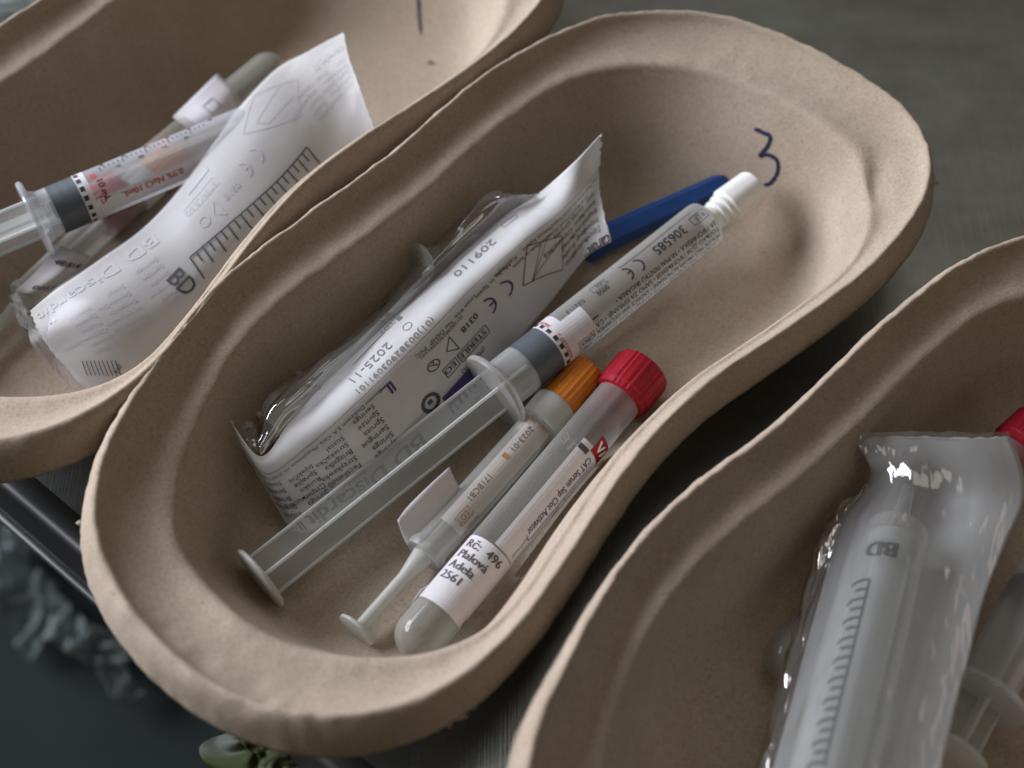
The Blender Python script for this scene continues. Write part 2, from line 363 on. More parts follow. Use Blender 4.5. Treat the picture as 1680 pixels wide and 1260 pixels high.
# ------------------------------------------------------------------ pulp kidney dishes
CREST = [(850, 86), (931, 44), (1036, 18), (1114, 15), (1193, 26), (1271, 50), (1350, 89), (1429, 136), (1481, 173), (1515, 215), (1528, 251), (1522, 305), (1500, 350), (1440, 425), (1370, 480), (1290, 540), (1200, 595), (1130, 650), (1060, 725), (1000, 800), (950, 880), (900, 960), (850, 1030), (790, 1080), (700, 1140), (600, 1172), (500, 1175), (400, 1150), (320, 1105), (250, 1045), (200, 980), (165, 910), (150, 850), (155, 790), (183, 709), (228, 640), (310, 515), (404, 427), (510, 347), (640, 255), (740, 165)]
RIM = 4.6; NP = 420
Q = np.array([at(x, y, RIM)[:2] for x, y in CREST])
def resample(Q, n):
    Q = np.vstack([Q, Q[:1]]); s = np.r_[0, np.cumsum(np.linalg.norm(np.diff(Q, axis=0), axis=1))]; t = np.linspace(0, s[-1], n, endpoint=False)
    return np.c_[np.interp(t, s, Q[:, 0]), np.interp(t, s, Q[:, 1])]
Q = resample(Q, NP); zf = np.fft.fft(Q[:, 0] + 1j * Q[:, 1]); kf = np.fft.fftfreq(NP) * NP; zf[abs(kf) > 9] = 0; zf = np.fft.ifft(zf); Q = np.c_[zf.real, zf.imag]
QC = Q.mean(0); Q = Q - QC
area2 = (Q[:, 0] * np.roll(Q[:, 1], -1) - Q[:, 1] * np.roll(Q[:, 0], -1)).sum()
if area2 < 0: Q = Q[::-1]
tan = np.roll(Q, -1, 0) - np.roll(Q, 1, 0); tan /= np.linalg.norm(tan, axis=1)[:, None]; NRM = np.c_[tan[:, 1], -tan[:, 0]]      # outward
LA = np.array([math.cos(math.radians(47)), math.sin(math.radians(47))]); SA = np.array([-LA[1], LA[0]])                         # long axis; convex side
def sstep(a, b, x): t = np.clip((x - a) / (b - a), 0, 1); return t * t * (3 - 2 * t)
tl_ = np.abs(Q @ LA) / 13.8; sd = sstep(-.5, .5, (Q @ SA) / 6.7)
EE = sstep(.5, .97, tl_); WID = (.62 + .75 * sd) * (1 - EE) + 1.9 * EE; RUN = (1.0 + .45 * sd) * (1 - EE) + 1.3 * EE
RUN = RUN + 1.1 * sstep(.5, .95, (Q @ LA) / 13.8) * (.15 + .85 * sd)
LW = sstep(.45, .85, -(Q @ LA) / 13.8) * sstep(-.25, .35, (Q @ SA) / 6.7)
OUT = .40 + .26 * sstep(.45, .95, -(Q @ LA) / 13.8)
def make_dish(shift, rot, seed, label, dents=()):
    a = math.radians(rot); R = np.array([[math.cos(a), -math.sin(a)], [math.sin(a), math.cos(a)]]); base = QC + np.array(shift)
    lv = []      # (a, b, c, z): inward offset = a + b*WID + c*RUN
    for q in [(-1, 0, 0, RIM - 1.3), (-.97, 0, 0, RIM - 1.15), (-.87, 0, 0, RIM - .9), (-.75, 0, 0, RIM - .65), (-.61, 0, 0, RIM - .42), (-.42, 0, 0, RIM - .20), (-.22, 0, 0, RIM - .06), (-.08, 0, 0, RIM - .005), (.03, 0, 0, RIM - .015), (.09, 0, 0, RIM - .08), (.13, .0, 0, RIM - .19), (.15, .06, 0, RIM - .33), (.16, .16, 0, RIM - .46), (.15, .30, 0, RIM - .56), (.12, .44, 0, RIM - .63), (.08, .58, 0, RIM - .67), (.05, .72, 0, RIM - .68), (.02, .84, 0, RIM - .68), (.0, .93, 0, RIM - .70), (.02, .99, 0, RIM - .77), (.05, 1, .0, RIM - .89), (.08, 1, .03, RIM - 1.05),
              (.08, 1, .10, RIM - 1.35), (.08, 1, .20, RIM - 1.72), (.08, 1, .33, RIM - 2.15), (.08, 1, .45, RIM - 2.57), (.08, 1, .57, RIM - 2.98), (.08, 1, .70, RIM - 3.40), (.1, 1, .83, RIM - 3.75), (.15, 1, .95, RIM - 4.0), (.3, 1, 1.05, RIM - 4.17), (.5, 1, 1.15, RIM - 4.26), (.8, 1, 1.2, .303), (1.0, 1, 1.22, .3)]: lv.append(q)
    V = []; cur = Q.copy(); last = np.zeros(NP)
    for (a0, b0, c0, z) in lv:
        off = (a0 * OUT if a0 < 0 and b0 == 0 else a0) + b0 * WID + c0 * RUN
        step = off - last; last = off; nsub = max(1, int(np.abs(step).max() / .12))
        for _ in range(nsub):                     # inset little by little, relaxing the loop so that it never folds
            tg = np.roll(cur, -1, 0) - np.roll(cur, 1, 0); tg /= np.linalg.norm(tg, axis=1)[:, None]; nr = np.c_[tg[:, 1], -tg[:, 0]]
            cur = cur - nr * (step / nsub)[:, None]
            for __ in range(3 if z < RIM - 1.2 and a0 > 0 else 1): cur = .5 * cur + .25 * (np.roll(cur, 1, 0) + np.roll(cur, -1, 0))
        for k in range(NP):
            p = cur[k].copy()
            q3 = Vector((p[0] * .35 + seed * 9, p[1] * .35, z * .5)); n1 = noise.noise(q3) * .055; n2 = noise.noise(Vector((p[0] * 1.6 + seed * 5, p[1] * 1.6, z * 1.5))) * .022
            ragged = 0
            if z < RIM - 1.0 and a0 < 0: ragged = noise.noise(Vector((k * .11, seed * 3., 0))) * .09 + noise.noise(Vector((k * .5, seed * 7., 2))) * .08 + noise.noise(Vector((k * 1.3, seed * 7., 5))) * .05
            if a0 < .05: n2 += noise.noise(Vector((p[0] * 3.1 + seed, p[1] * 3.1, z * 3))) * .022 + noise.noise(Vector((p[0] * 7 + seed, p[1] * 7, z * 6))) * .012
            p = p + NRM[k] * (n1 + n2 + ragged * .3); zz = z + (n2 * 1.2 + n1 * .6 if z > .35 else 0) + ragged
            if b0 > 0: zz -= .55 * LW[k] * b0 * (z - .3) / (RIM - .3)
            pw = R @ p + base
            for (dx, dy, ex, ey, ang, h) in dents:
                d = pw - np.array([dx, dy]); c_, s_ = math.cos(ang), math.sin(ang); g = math.exp(-((d[0] * c_ + d[1] * s_) / ex) ** 2 - ((-d[0] * s_ + d[1] * c_) / ey) ** 2)
                if z > RIM - 1.2: zz += h * g
            V.append((pw[0], pw[1], zz))
    F = grid_faces(len(lv), NP, True)
    b_ = (len(lv) - 1) * NP; ring = [Vector((V[b_ + k][0], V[b_ + k][1])) for k in range(NP)]; RG = np.array([tuple(p) for p in ring])   # the flat bottom: a regular mesh inside the last loop
    gx = [Vector((x + random.uniform(-.1, .1), y + random.uniform(-.1, .1))) for x in np.arange(RG[:, 0].min(), RG[:, 0].max(), .7) for y in np.arange(RG[:, 1].min(), RG[:, 1].max(), .7)]
    def inside(p):
        a_ = RG; c_ = np.roll(RG, -1, 0); t_ = ((a_[:, 1] > p[1]) != (c_[:, 1] > p[1])) & (p[0] < (c_[:, 0] - a_[:, 0]) * (p[1] - a_[:, 1]) / (c_[:, 1] - a_[:, 1] + 1e-12) + a_[:, 0])
        return t_.sum() % 2 == 1 and np.hypot(RG[:, 0] - p[0], RG[:, 1] - p[1]).min() > .3
    gx = [p for p in gx if inside(p)]
    r_ = delaunay_2d_cdt(ring + gx, [(k, (k + 1) % NP) for k in range(NP)], [], 1, 1e-5)
    base_n = len(V); idx = {}
    for i, (p, og) in enumerate(zip(r_[0], r_[3])):
        o_ = [q for q in og if q < NP]
        if o_: idx[i] = b_ + o_[0]
        else: idx[i] = len(V); V.append((p[0], p[1], .3))
    F += [tuple(idx[i] for i in f) for f in r_[2] if len({idx[i] for i in f}) == 3]
    o = mesh('kidney_dish', V, F, M_pulp, loc=(base[0], base[1], 0))
    tag(o, label, 'kidney dish', 'pulp kidney dishes side by side on the trolley')
    bm = bmesh.new(); bm.from_mesh(o.data); bmesh.ops.triangulate(bm, faces=[f for f in bm.faces if len(f.verts) > 4]); bmesh.ops.recalc_face_normals(bm, faces=bm.faces)
    bm.normal_update()
    fz = [f for f in bm.faces if f.calc_center_median().z < .0045]
    if fz and sum(f.normal.z for f in fz) < 0: bmesh.ops.reverse_faces(bm, faces=bm.faces)
    for f in bm.faces: f.smooth = True
    bm.to_mesh(o.data); bm.free()
    md = o.modifiers.new('thickness', 'SOLIDIFY'); md.thickness = .0022; md.offset = -1
    return o
def P2(x, y, z): return tuple(at(x, y, z)[:2])
dm = [(*P2(1440, 300, 4.0), .36, 1.0, -.12, -.30)]
for i in range(14):       # small lumps on the rough lower left part of the rim
    x, y = 178 + i * 26 + random.uniform(-8, 8), 975 + i * 17 + random.uniform(-10, 10); dm.append((*P2(x, y, 4.3), .16 + .1 * random.random(), .12 + .1 * random.random(), random.random() * 3, random.choice((.07, -.05, .05))))
dmid = make_dish((0, 0), 0, 1.3, 'brown pulp kidney dish in the middle with a handwritten 3 inside its right end', dm)
done = make_dish((-10.85, 8.0), 4.75, 4.1, 'pulp kidney dish at the upper left, a short pen stroke on its inner wall')
dthree = make_dish((11.81, -8.75), -4.25, 8.7, 'brown pulp kidney dish at the lower right, holding the shiny film pouch')
def bvh(o):
    me = o.data; L0 = ROOTLOC[o.name]
    return BVHTree.FromPolygons([tuple(np.array(v.co) / S + L0) for v in me.vertices], [tuple(p.vertices) for p in me.polygons])
BV = {d.name: bvh(d) for d in (dmid, done, dthree)}
def stroke(dish, pts, wd, name='ink_mark'):
    """a pen stroke lying on the dish wall"""
    P = [];
    for i in range((len(pts) - 1) * 5 + 1):
        q = cr(np.array(pts, float), i / 5); d = at(q[0], q[1], 0) - CAM; d /= np.linalg.norm(d)
        h = BV[dish.name].ray_cast(Vector(CAM), Vector(d))
        if h[0] is None: continue
        P.append((np.array(h[0]), np.array(h[1])))
    V = []; F = []
    for i, (p, n) in enumerate(P):
        if n @ (CAM - p) < 0: n = -n
        t = P[min(i + 1, len(P) - 1)][0] - P[max(i - 1, 0)][0]; t /= np.linalg.norm(t) + 1e-9; s_ = np.cross(n, t)
        ww = wd * (1 if 1 < i < len(P) - 2 else .6) * (1 + .5 * noise.noise(Vector((i * .7, 3, 0))))
        V += [p + n * .015 + s_ * ww, p + n * .022, p + n * .015 - s_ * ww]
    for i in range(len(P) - 1): F += [(3 * i, 3 * i + 1, 3 * i + 4, 3 * i + 3), (3 * i + 1, 3 * i + 2, 3 * i + 5, 3 * i + 4)]
    return mesh(name, V, F, M_ink, dish)
c3 = lambda x, y: (800 + x / 1.909, y / 1.909)
stroke(dmid, [c3(835, 404), c3(848, 408), c3(864, 416), c3(883, 424), c3(884, 440), c3(874, 462), c3(852, 488), c3(868, 484), c3(888, 488), c3(906, 502), c3(910, 528), c3(902, 552), c3(885, 574), c3(864, 579)], .066)
stroke(done, [(684, -20), (687, 5), (688, 28), (691, 57)], .06)
def scrap(dish, px, py, z, r, seed):
    """a torn tuft of pulp hanging from the rim"""
    c = at(px, py, z); V = []; F = []
    bm = bmesh.new(); bmesh.ops.create_icosphere(bm, subdivisions=2, radius=1)
    for v in bm.verts:
        k = 1 + .7 * noise.noise(Vector(v.co) * 1.8 + Vector((seed, 0, 0))); v.co = v.co * k
    V = [c + np.array(v.co) * r * np.array([1, .8, .45]) for v in bm.verts]; F = [tuple(x.index for x in f.verts) for f in bm.faces]; bm.free()
    mesh('pulp_scrap', V, F, M_pulp, dish)
for a in ((766, 1158, 3.2, .20, 1), (748, 1172, 3.2, .24, 2), (732, 1184, 3.2, .17, 5), (715, 1194, 3.2, .15, 3), (784, 1146, 3.2, .12, 7), (131, 858, 3.4, .09, 4), (1536, 300, 3.4, .08, 9)): scrap(dmid, *a)

# ------------------------------------------------------------------ syringes
def flush_syringe(pd, pc, R, label, T, group=None, barrel=M_frost, cap=True, flr=1.28, rod=.63, disc=1.0, rotr=0.0):
    """prefilled flush syringe; T = distances along the axis (cm) of flange, stopper start, stopper end, shoulder"""
    ax = Axis(pd, pc); tf, s0, s1, sh = [t * ax.L for t in T]
    o = thing('flush_syringe', (ax.p0 + ax.a * tf) * [1, 1, 0] + [0, 0, .3], label, 'syringe', group)
    lathe(ax, [(tf - .1, R * .9), (tf - .1, flr - .05), (tf - .04, flr), (tf + .04, flr), (tf + .10, flr - .05), (tf + .12, R + .12), (tf + .3, R + .03), (tf + .32, R), (sh - .25, R), (sh - .1, R * .96), (sh, R * .80), (sh + .05, .42), (sh + .35, .36), (sh + .35, .2)] if cap else
          [(tf - .1, R * .9), (tf - .1, flr - .05), (tf - .04, flr), (tf + .04, flr), (tf + .10, flr - .05), (tf + .12, R + .12), (tf + .3, R + .03), (tf + .32, R), (sh - .25, R), (sh - .1, R * .96), (sh, R * .80), (sh + .05, .25), (sh + .6, .2)], 'barrel', barrel, o, 64, oval=1)
    p = lathe(ax, [(0, disc - .04), (.03, disc), (.10, disc), (.15, disc - .06), (.18, rod * .6)], 'thumb_rest', M_milk, o, 56)
    plate(ax, .15, s0 - .1, rod, .035, 0 + rotr, 'plunger_fin', M_rod, o); plate(ax, .15, s0 - .1, rod, .035, math.pi / 2 + rotr, 'plunger_fin', M_rod, o)
    lathe(ax, [(s0 - .16, rod * .95), (s0 - .1, R * .93), (s0 - .02, R * .93), (s0, rod)], 'plunger_disc', M_rod, o)
    ring = [(s0, R * .86)]
    k = 3; n = 12
    for i in range(n + 1):
        t = i / n; ring.append((s0 + (s1 - s0) * t, R * (1.004 + .002 * math.cos(t * 2 * math.pi * k))))
    ring += [(s1 + .02, R * .8), (s1 + .16, .12)]
    lathe(ax, ring, 'rubber_stopper', M_rubber, o, 56)
    return o, ax, (tf, s0, s1, sh)
# -- the one in the middle dish
SY, AX, (tf, s0, s1, sh) = flush_syringe(at(424, 951, 1.34), at(1236, 303, 2.05), .78, 'long frosted flush syringe with white screw cap and grey stopper in the middle dish', (.44, .497, .545, .893))
L_ = AX.L
capp = lathe(AX, [(sh + .02, .40), (sh + .05, .47), (sh + .25, .45), (sh + .28, .40), (sh + .36, .40), (sh + .40, .48), (sh + .52, .47), (sh + .55, .43), (sh + .62, .43), (sh + .66, .53), (sh + .78, .52), (sh + .82, .47)], 'screw_collar', M_white, SY, 40)
lathe(AX, [(sh + .80, .50), (sh + .88, .58), (L_ - .08, .53), (L_, .46), (L_ + .02, .3)], 'luer_cap', M_white, SY, 24, ridges=8, ramp_=.05)
fn = AX.surf(.78)
lab = Print(AX.surf(.78, .006)); lab.fill(s1 + .02, -1.6, .62, 3.2); lab.done('white_band', M_label, SY)
lab = Print(AX.surf(.78, .022)); lab.fill(s1 + .60, -.42, .84, .86); lab.done('square_label', M_label, SY)
ink = Print(AX.surf(.78, .016))
for i in range(10): ink.fill(s1 + .08, -1.42 + i * .31, .13, .155)
ink.text('REF', 12.15 * L_ / 18 * 1.0, 0, .01) if False else None
e = sh - .30
ink.text('REF', e, -.38, .27); ink.box(e + .06, -.43, -.62, .30, .022)
ink.text('306585', e - .85, -.44, .46, bold=.015)
ink.ce(e - 3.0, -.28, .23, .055); ink.text('0050', e - 4.15, -.42, .23, bold=.01); ink.box(e - 4.05, -.70, -.60, .24, .014)
ink.text('UDI', e - 4.1, -.67, .2)
ink.text('ЗА ПРОМИВКА • NUMAI PENTRU IRIGAREA •', e + .12, .10, .215, bold=.008)
ink.text('ТОЛЬКО ДЛЯ ПРОМЫВКИ • SAMO ZA ISPIRANJE • САМО', e + .10, .32, .215, bold=.008)
ink.text('POUZE PRO PROPLACHOVANÍ • SADECE SIVI GEÇIRMEK IÇIN •', e + .06, .54, .215, bold=.008)
ink.text('LAVADO ÚNICAMENTE • UITSLUITEND VOOR SPOELEN • SMĚ', e, .76, .215); ink.text('ENDAST FÖR SPOLNING • NUR ZUM SPÜLEN • KUN TIL SKYL', e - .1, .96, .20)
ink.text('• JAR • KUN TIL GJENNOMSKYLLING • VAIN HUUHTELUUN •', e - .3, 1.14, .20)
ink.text('032113', e - 5.05, -.58, .24); ink.line([(e - .3, -.62), (e - 1.2, -.62), (e - 2.4, -.60), (e - 3.4, -.62), (e - 3.4, -.70)], .02)
ink.line([(e - 5.05, .16), (e - 5.3, .16)], .05)
ink.done('barrel_print', M_black, SY)
rp = Print(AX.surf(.78, .017)); rp.text('50003289 2', s1 + .34, .78, .2, ang=90); rp.text('306585', s1 + .34, -.5, .18, ang=90); rp.done('batch_print', M_redprint, SY)
# -- the one in the upper left dish
SY2, AX2, (t2, a2, b2, h2) = flush_syringe(at(-135, 440, 2.75), at(505, 172, 2.75), .78, 'clear flush syringe with a grey stopper, red and black print, its plunger leaving the picture', (.285, .335, .40, .93), barrel=M_clear, cap=False, rod=.64, rotr=.35, flr=1.25)
lb = Print(AX2.surf(.78, .006)); lb.fill(b2 + .02, -1.3, .35, 2.9); lb.fill(b2 + .4, .18, 6.5, .62); lb.done('white_band', M_label, SY2)
ik = Print(AX2.surf(.78, .016))
for i in range(9): ik.fill(b2 + .05, -1.3 + i * .31, .15, .16)
ik.text('10 mL', b2 + .62, -.42, .30, ang=-90, bold=.015)
for i, tx in enumerate(('9', '8', '7', '6')): ik.text(tx, b2 + 1.35 + i * .78, -.62, .26, ang=-90)
for i in range(24): ik.line([(b2 + .9 + i * .155, -.86), (b2 + .9 + i * .155, -.74 if i % 5 else -.64)], .03)
for i in range(6): ik.fill(b2 + .95 + i * .75, -1.02, .12, .1)
ik.done('barrel_print', M_black, SY2)
rk = Print(AX2.surf(.78, .018)); rk.text('0.9% NaCl 10mL', b2 + 1.35 + 1.9, .28, .30, bold=.015); rk.line([(b2 + .75, .25), (b2 + .52, .12), (b2 + .52, .38), (b2 + .75, .25)], .03); rk.fill(b2 + .5, -.66, .18, .16); rk.done('red_print', M_redprint, SY2)

# ------------------------------------------------------------------ blood tubes
def vacuum_tube(pb, pc, label, R=.72, cl=1.35, cr_=.88, group='red capped blood tubes'):
    ax = Axis(pb, pc); L = ax.L
    o = thing('blood_tube', ax.p0 * [1, 1, 0] + [0, 0, .3], label, 'blood tube', group)
    prof = [(R - R * math.cos(math.radians(t)), max(R * math.sin(math.radians(t)), .001)) for t in range(0, 91, 10)]
    lathe(ax, prof + [(L - cl, R), (L - cl + .3, R)], 'glass', M_tube, o, 56)
    q = R - .1; lathe(ax, [(.1 + q - q * math.cos(math.radians(t)), max(q * math.sin(math.radians(t)), .001)) for t in range(0, 91, 10)] + [(2.4, q), (2.5, q * .7), (2.6, .01)], 'separator_gel', M_serum, o, 48)
    lathe(ax, [(L - cl, cr_ * .86), (L - cl + .03, cr_ * .93), (L - cl + .2, cr_ * .95), (L - cl + .24, cr_), (L - .12, cr_), (L - .03, cr_ * .96), (L, cr_ * .88), (L + .0, cr_ * .5), (L - .12, cr_ * .45), (L - .13, .02)], 'cap', M_red, o, 72, ridges=30, ramp_=.045)
    return o, ax
TB, TX = vacuum_tube(at(663, 1074, 1.05), at(1056, 606, 1.25), 'red capped blood tube with a white name label in the middle dish')
u0, u1 = 68 / 55.5 + .25, 195 / 55.5 + .30
wl = Print(TX.surf(.72, .008)); wl.fill(u0, -1.25, u1 - u0, 2.35); o = wl.done('name_label', M_label, TB)
nf = Patch([[(699, 968, 1.2), (688, 980, 1.15), (676, 990, 1.25)], [(712, 952, 1.2), (702, 960, 1.2), (690, 968, 1.3)]]); nf.build('label_corner', M_label, TB, 6, 6)
nk = Print(TX.surf(.72, .02))
for i, tx in enumerate(('Rč:  496', 'Plalová', 'Adela', '2561')): nk.text(tx, u1 - .42 - i * .385, -.80, .38, ang=-90, bold=.02)
nk.text('C', u0 + .1, .90, .42, ang=-90, bold=.02)
nk.done('name_print', M_grey, TB)
Lt = TX.L
st = Print(TX.surf(.72, .010)); st.fill(u1 + .06, -.06, 4.25, .70); st.fill(u1 + .06, .64, 4.6, .75); st.done('white_strip', M_label, TB)
sk = Print(TX.surf(.72, .020)); sk.fill(u1 + 3.95, -.04, .18, .35)
sk.text('CAT Serum Sep Clot Activator', u1 + 4.0, .42, .32, bold=.012, width=3.0)
sk.line([(u1 + 3.9, .74), (u1 + .9, .74), (u1 + .9, .50)], .02); sk.line([(u1 + 2.6, .74), (u1 + 2.6, .95)], .02); sk.box(u1 + .2, .62, .3, .3); sk.box(u1 + .58, .62, .3, .3); sk.text('LOT', u1 + 2.3, .82, .2); sk.done('strip_print', M_grey, TB)
rd = Print(TX.surf(.72, .018)); rd.fill(u1 + 4.15, .34, .62, 1.0); rd.done('red_panel', M_red, TB)
rw = Print(TX.surf(.72, .026)); rw.text('VACUETTE', u1 + 4.30, .40, .50, ang=-90, bold=.03); rw.done('panel_print', M_white, TB)
lathe(TX, [(Lt - 2.4, .3), (Lt - 2.2, .64), (Lt - 1.3, .64), (Lt - 1.28, .1)], 'blood_residue', M_haem, TB, 40)
V = [TX.pt(u, th, .64) for u in (u1 + .25, u1 + .6, u1 + 1.6, u1 + 3.4) for th in (-.75, -.62 if u < u1 + 2 else -.66)]
mesh('blood_streak', V, [(0, 1, 3, 2), (2, 3, 5, 4), (4, 5, 7, 6)], M_blood, TB)

TB3, TX3 = vacuum_tube(at(1266, 1105, 1.15), at(1712, 704, 1.5), 'blurred red capped tube half hidden under the film pouch in the lower right dish')
TB1, TX1 = vacuum_tube(at(463, 101, 1.15), at(152, 354, 1.1), 'translucent tube with its round end up, behind the clear syringe, upper left dish', group=None)
lf = Patch([[(283, 192, 1.6), (318, 158, 2.0), (356, 121, 1.7)], [(300, 205, 1.7), (345, 178, 2.1), (380, 143, 1.8)], [(322, 222, 1.5), (368, 196, 1.8), (400, 166, 1.4)]]); lf.build('label_flap', M_label, TB1, 10, 10)
lk = Print(lf.surf(.02)); lk.box(lf.Lu * .35, lf.Lv * .45, lf.Lu * .3, lf.Lv * .2, .03); lk.done('flap_print', M_grey, TB1)

def plunger_tube(pd, pc, label, group=None, flag=None):
    """blood draw tube with plunger stick, end ring, milky collar and orange cap"""
    ax = Axis(pd, pc); L = ax.L; o = thing('draw_tube', ax.p0 * [1, 1, 0] + [0, 0, .3], label, 'draw tube', group)
    lathe(ax, [(0, .50), (.02, .60), (.10, .60), (.15, .50), (.18, .16)], 'thumb_rest', M_milk, o, 40)
    lathe(ax, [(.12, .17), (L * .19, .18), (L * .22, .24), (L * .27, .34), (L * .30, .24), (L * .70, .22), (L * .70, .50), (L * .725, .50), (L * .725, .1)], 'plunger_stick', M_milk, o, 16)
    lathe(ax, [(L * .265, .3), (L * .265, .60), (L * .278, .64), (L * .29, .62), (L * .30, .56), (L * .74, .56), (L * .76, .60)], 'tube_body', M_frost, o, 48)
    lathe(ax, [(L * .755, .60), (L * .76, .68), (L * .82, .70), (L * .835, .70), (L * .84, .66), (L * .85, .5)], 'collar', M_milk, o, 56)
    lathe(ax, [(L * .74, .45), (L * .75, .60), (L * .83, .60), (L * .83, .4)], 'inner_collar', M_rod, o, 40)
    lathe(ax, [(L * .84, .5), (L * .845, .60), (L * .97, .60), (L * .985, .56), (L * .99, .1)], 'orange_cap', M_orange, o, 64, ridges=22, ramp_=.05)
    return o, ax
DT, DX = plunger_tube(at(583, 1036, .92), at(970, 601, 1.12), 'slim orange capped draw tube with thin plunger, beside the red capped tube, middle dish', 'orange capped draw tubes')
Ld = DX.L; wb = Print(DX.surf(.56, .006)); wb.fill(Ld * .36, -.35, Ld * .38, .85); wb.done('pale_label', frosted('pale_label_film', (.80, .74, .70), .35, .5, .05), DT)
bk = Print(DX.surf(.56, .02)); bk.text('2023-01', Ld * .72, -.18, .26, width=.95); bk.text('171BCB1', Ld * .54, -.18, .27, width=1.0)
bk.done('date_print', simple('brown_grey_print', (.13, .08, .06), .6), DT)
bk = Print(DX.surf(.56, .022)); bk.fill(Ld * .60, -.22, .16, .18); bk.text('LOT', Ld * .42, .05, .24); bk.box(Ld * .43, -.02, -.55, .30, .02)
bk.text('MONOVETTE', Ld * .77, .28, .22, ang=90); bk.text('SERUM GEL', Ld * .745, .30, .2, ang=90); bk.text('Serum', Ld * .44, .42, .2); bk.done('brown_print', M_brown, DT)
fg = Patch([[(737, 766, 1.9), (748, 790, 1.6), (762, 812, 1.25)], [(700, 800, 1.95), (712, 828, 1.6), (728, 848, 1.25)], [(668, 832, 1.85), (680, 862, 1.5), (694, 884, 1.2)], [(652, 854, 1.75), (660, 878, 1.4), (668, 895, 1.15)]]); fg.build('label_flag', M_label, DT, 12, 8)
DT1, DX1 = plunger_tube(at(-62, 590, 1.0), at(299, 243, 1.1), 'slim orange capped draw tube under the clear syringe in the upper left dish', 'orange capped draw tubes')
fl1 = Patch([[(24, 478, 1.6), (60, 445, 1.9), (95, 402, 1.7)], [(52, 482, 1.7), (92, 452, 2.0), (122, 412, 1.8)], [(82, 478, 1.4), (118, 452, 1.6), (148, 420, 1.4)]]); fl1.build('name_label', M_label, DT1, 10, 10)
fk = Print(fl1.surf(.03)); fk.text('8/8186', fl1.Lu * .38, fl1.Lv * .08 + .0, .38, ang=0) if False else None
fk.text('48/8186', fl1.Lu * .22, fl1.Lv * .78, .30, ang=0, width=1.15, bold=.015); fk.text('0071', fl1.Lu * .30, fl1.Lv * .22, .30, ang=0, width=.75, bold=.015); fk.done('name_print', M_grey, DT1)

# ------------------------------------------------------------------ blue needle sheath, small syringe under the pouch
BX = Axis(at(958, 408, .75), at(1190, 300, .95)); BL = BX.L
ob = thing('needle_sheath', BX.p0 * [1, 1, 0] + [0, 0, .3], 'dark blue faceted plastic needle sheath behind the white screw cap', 'needle sheath')
lathe(BX, [(0, .47), (BL * .52, .45), (BL * .53, .43), (BL - .1, .40), (BL, .33)], 'sheath_body', M_blue, ob, 6, smooth=False, rot=.35, oval=.9)
lathe(BX, [(-.02, .48), (.0, .51), (.45, .51), (.47, .46)], 'sheath_rim', M_blue, ob, 12, smooth=False)
SX = Axis(at(690, 432, 2.5), at(830, 390, 1.3)); sl = SX.L
so = thing('small_syringe', SX.p0 * [1, 1, 0] + [0, 0, .3], 'small translucent syringe with its round flange showing behind the printed pouch', 'syringe')
lathe(SX, [(-.06, .5), (-.06, .60), (0, .64), (.06, .60), (.1, .42), (sl - .3, .40), (sl, .2)], 'barrel', M_tube, so, 48)
lathe(SX, [(.0, .12), (sl - .5, .12)], 'plunger_rod', M_rod, so, 12)

# ------------------------------------------------------------------ printed pouch in the middle dish
MP = thing('syringe_pouch', at(700, 560, 0) * [1, 1, 0] + [0, 0, .3], 'opened pouch with clear film and printed paper back in the middle dish', 'pouch')
rows = [
 [(377, 691, 3.0), (396, 735, 2.4), (420, 778, 1.7), (446, 822, 1.1), (476, 872, .7)],
 [(428, 748, 2.5), (438, 765, 2.3), (455, 797, 1.8), (480, 835, 1.2), (510, 872, .8)],
 [(478, 690, 2.7), (500, 716, 2.7), (522, 752, 2.3), (548, 792, 1.7), (575, 832, .9)],
 [(530, 632, 2.7), (566, 657, 2.85), (594, 694, 2.5), (622, 738, 1.9), (648, 780, 1.0)],
 [(598, 566, 2.65), (636, 592, 2.9), (664, 628, 2.55), (696, 668, 1.9), (730, 715, 1.0)],
 [(672, 497, 2.6), (708, 520, 2.9), (740, 556, 2.5), (768, 590, 1.9), (800, 630, 1.0)],
 [(742, 430, 2.6), (776, 452, 2.9), (804, 486, 2.5), (830, 520, 1.9), (850, 560, 1.1)],
 [(815, 364, 2.7), (846, 390, 3.0), (870, 420, 2.7), (892, 454, 2.1), (906, 492, 1.2)],
 [(886, 316, 3.1), (904, 344, 3.1), (918, 378, 2.8), (930, 412, 2.3), (936, 452, 1.5)],
 [(946, 262, 3.9), (950, 300, 3.4), (955, 338, 3.0), (960, 374, 2.6), (968, 416, 2.1)],
 [(990, 217, 4.4), (986, 258, 3.7), (984, 300, 3.2), (992, 345, 2.8), (1004, 396, 2.4)]]
rows = [[(x, y, z + (-.25 if j == 0 else .05 if j == 1 else 0) * (1 if 2 < i < 9 else 0)) for j, (x, y, z) in enumerate(r)] for i, r in enumerate(rows)]
PM = Patch(rows); PM.wr = .05; PM.ws = .8
PM.build('paper_backing', M_paper, MP, 110, 40, ragged=.10, thick=.02)
K = Print(PM.surf(.026)); Kp = Print(PM.surf(.027)); U, W = PM.Lu, PM.Lv
def para(K, u, v, words, size, dv, ang=180, wj=.0):
    for i, t in enumerate(words): K.text(t, u + random.uniform(-wj, wj), v + i * dv, size, ang)
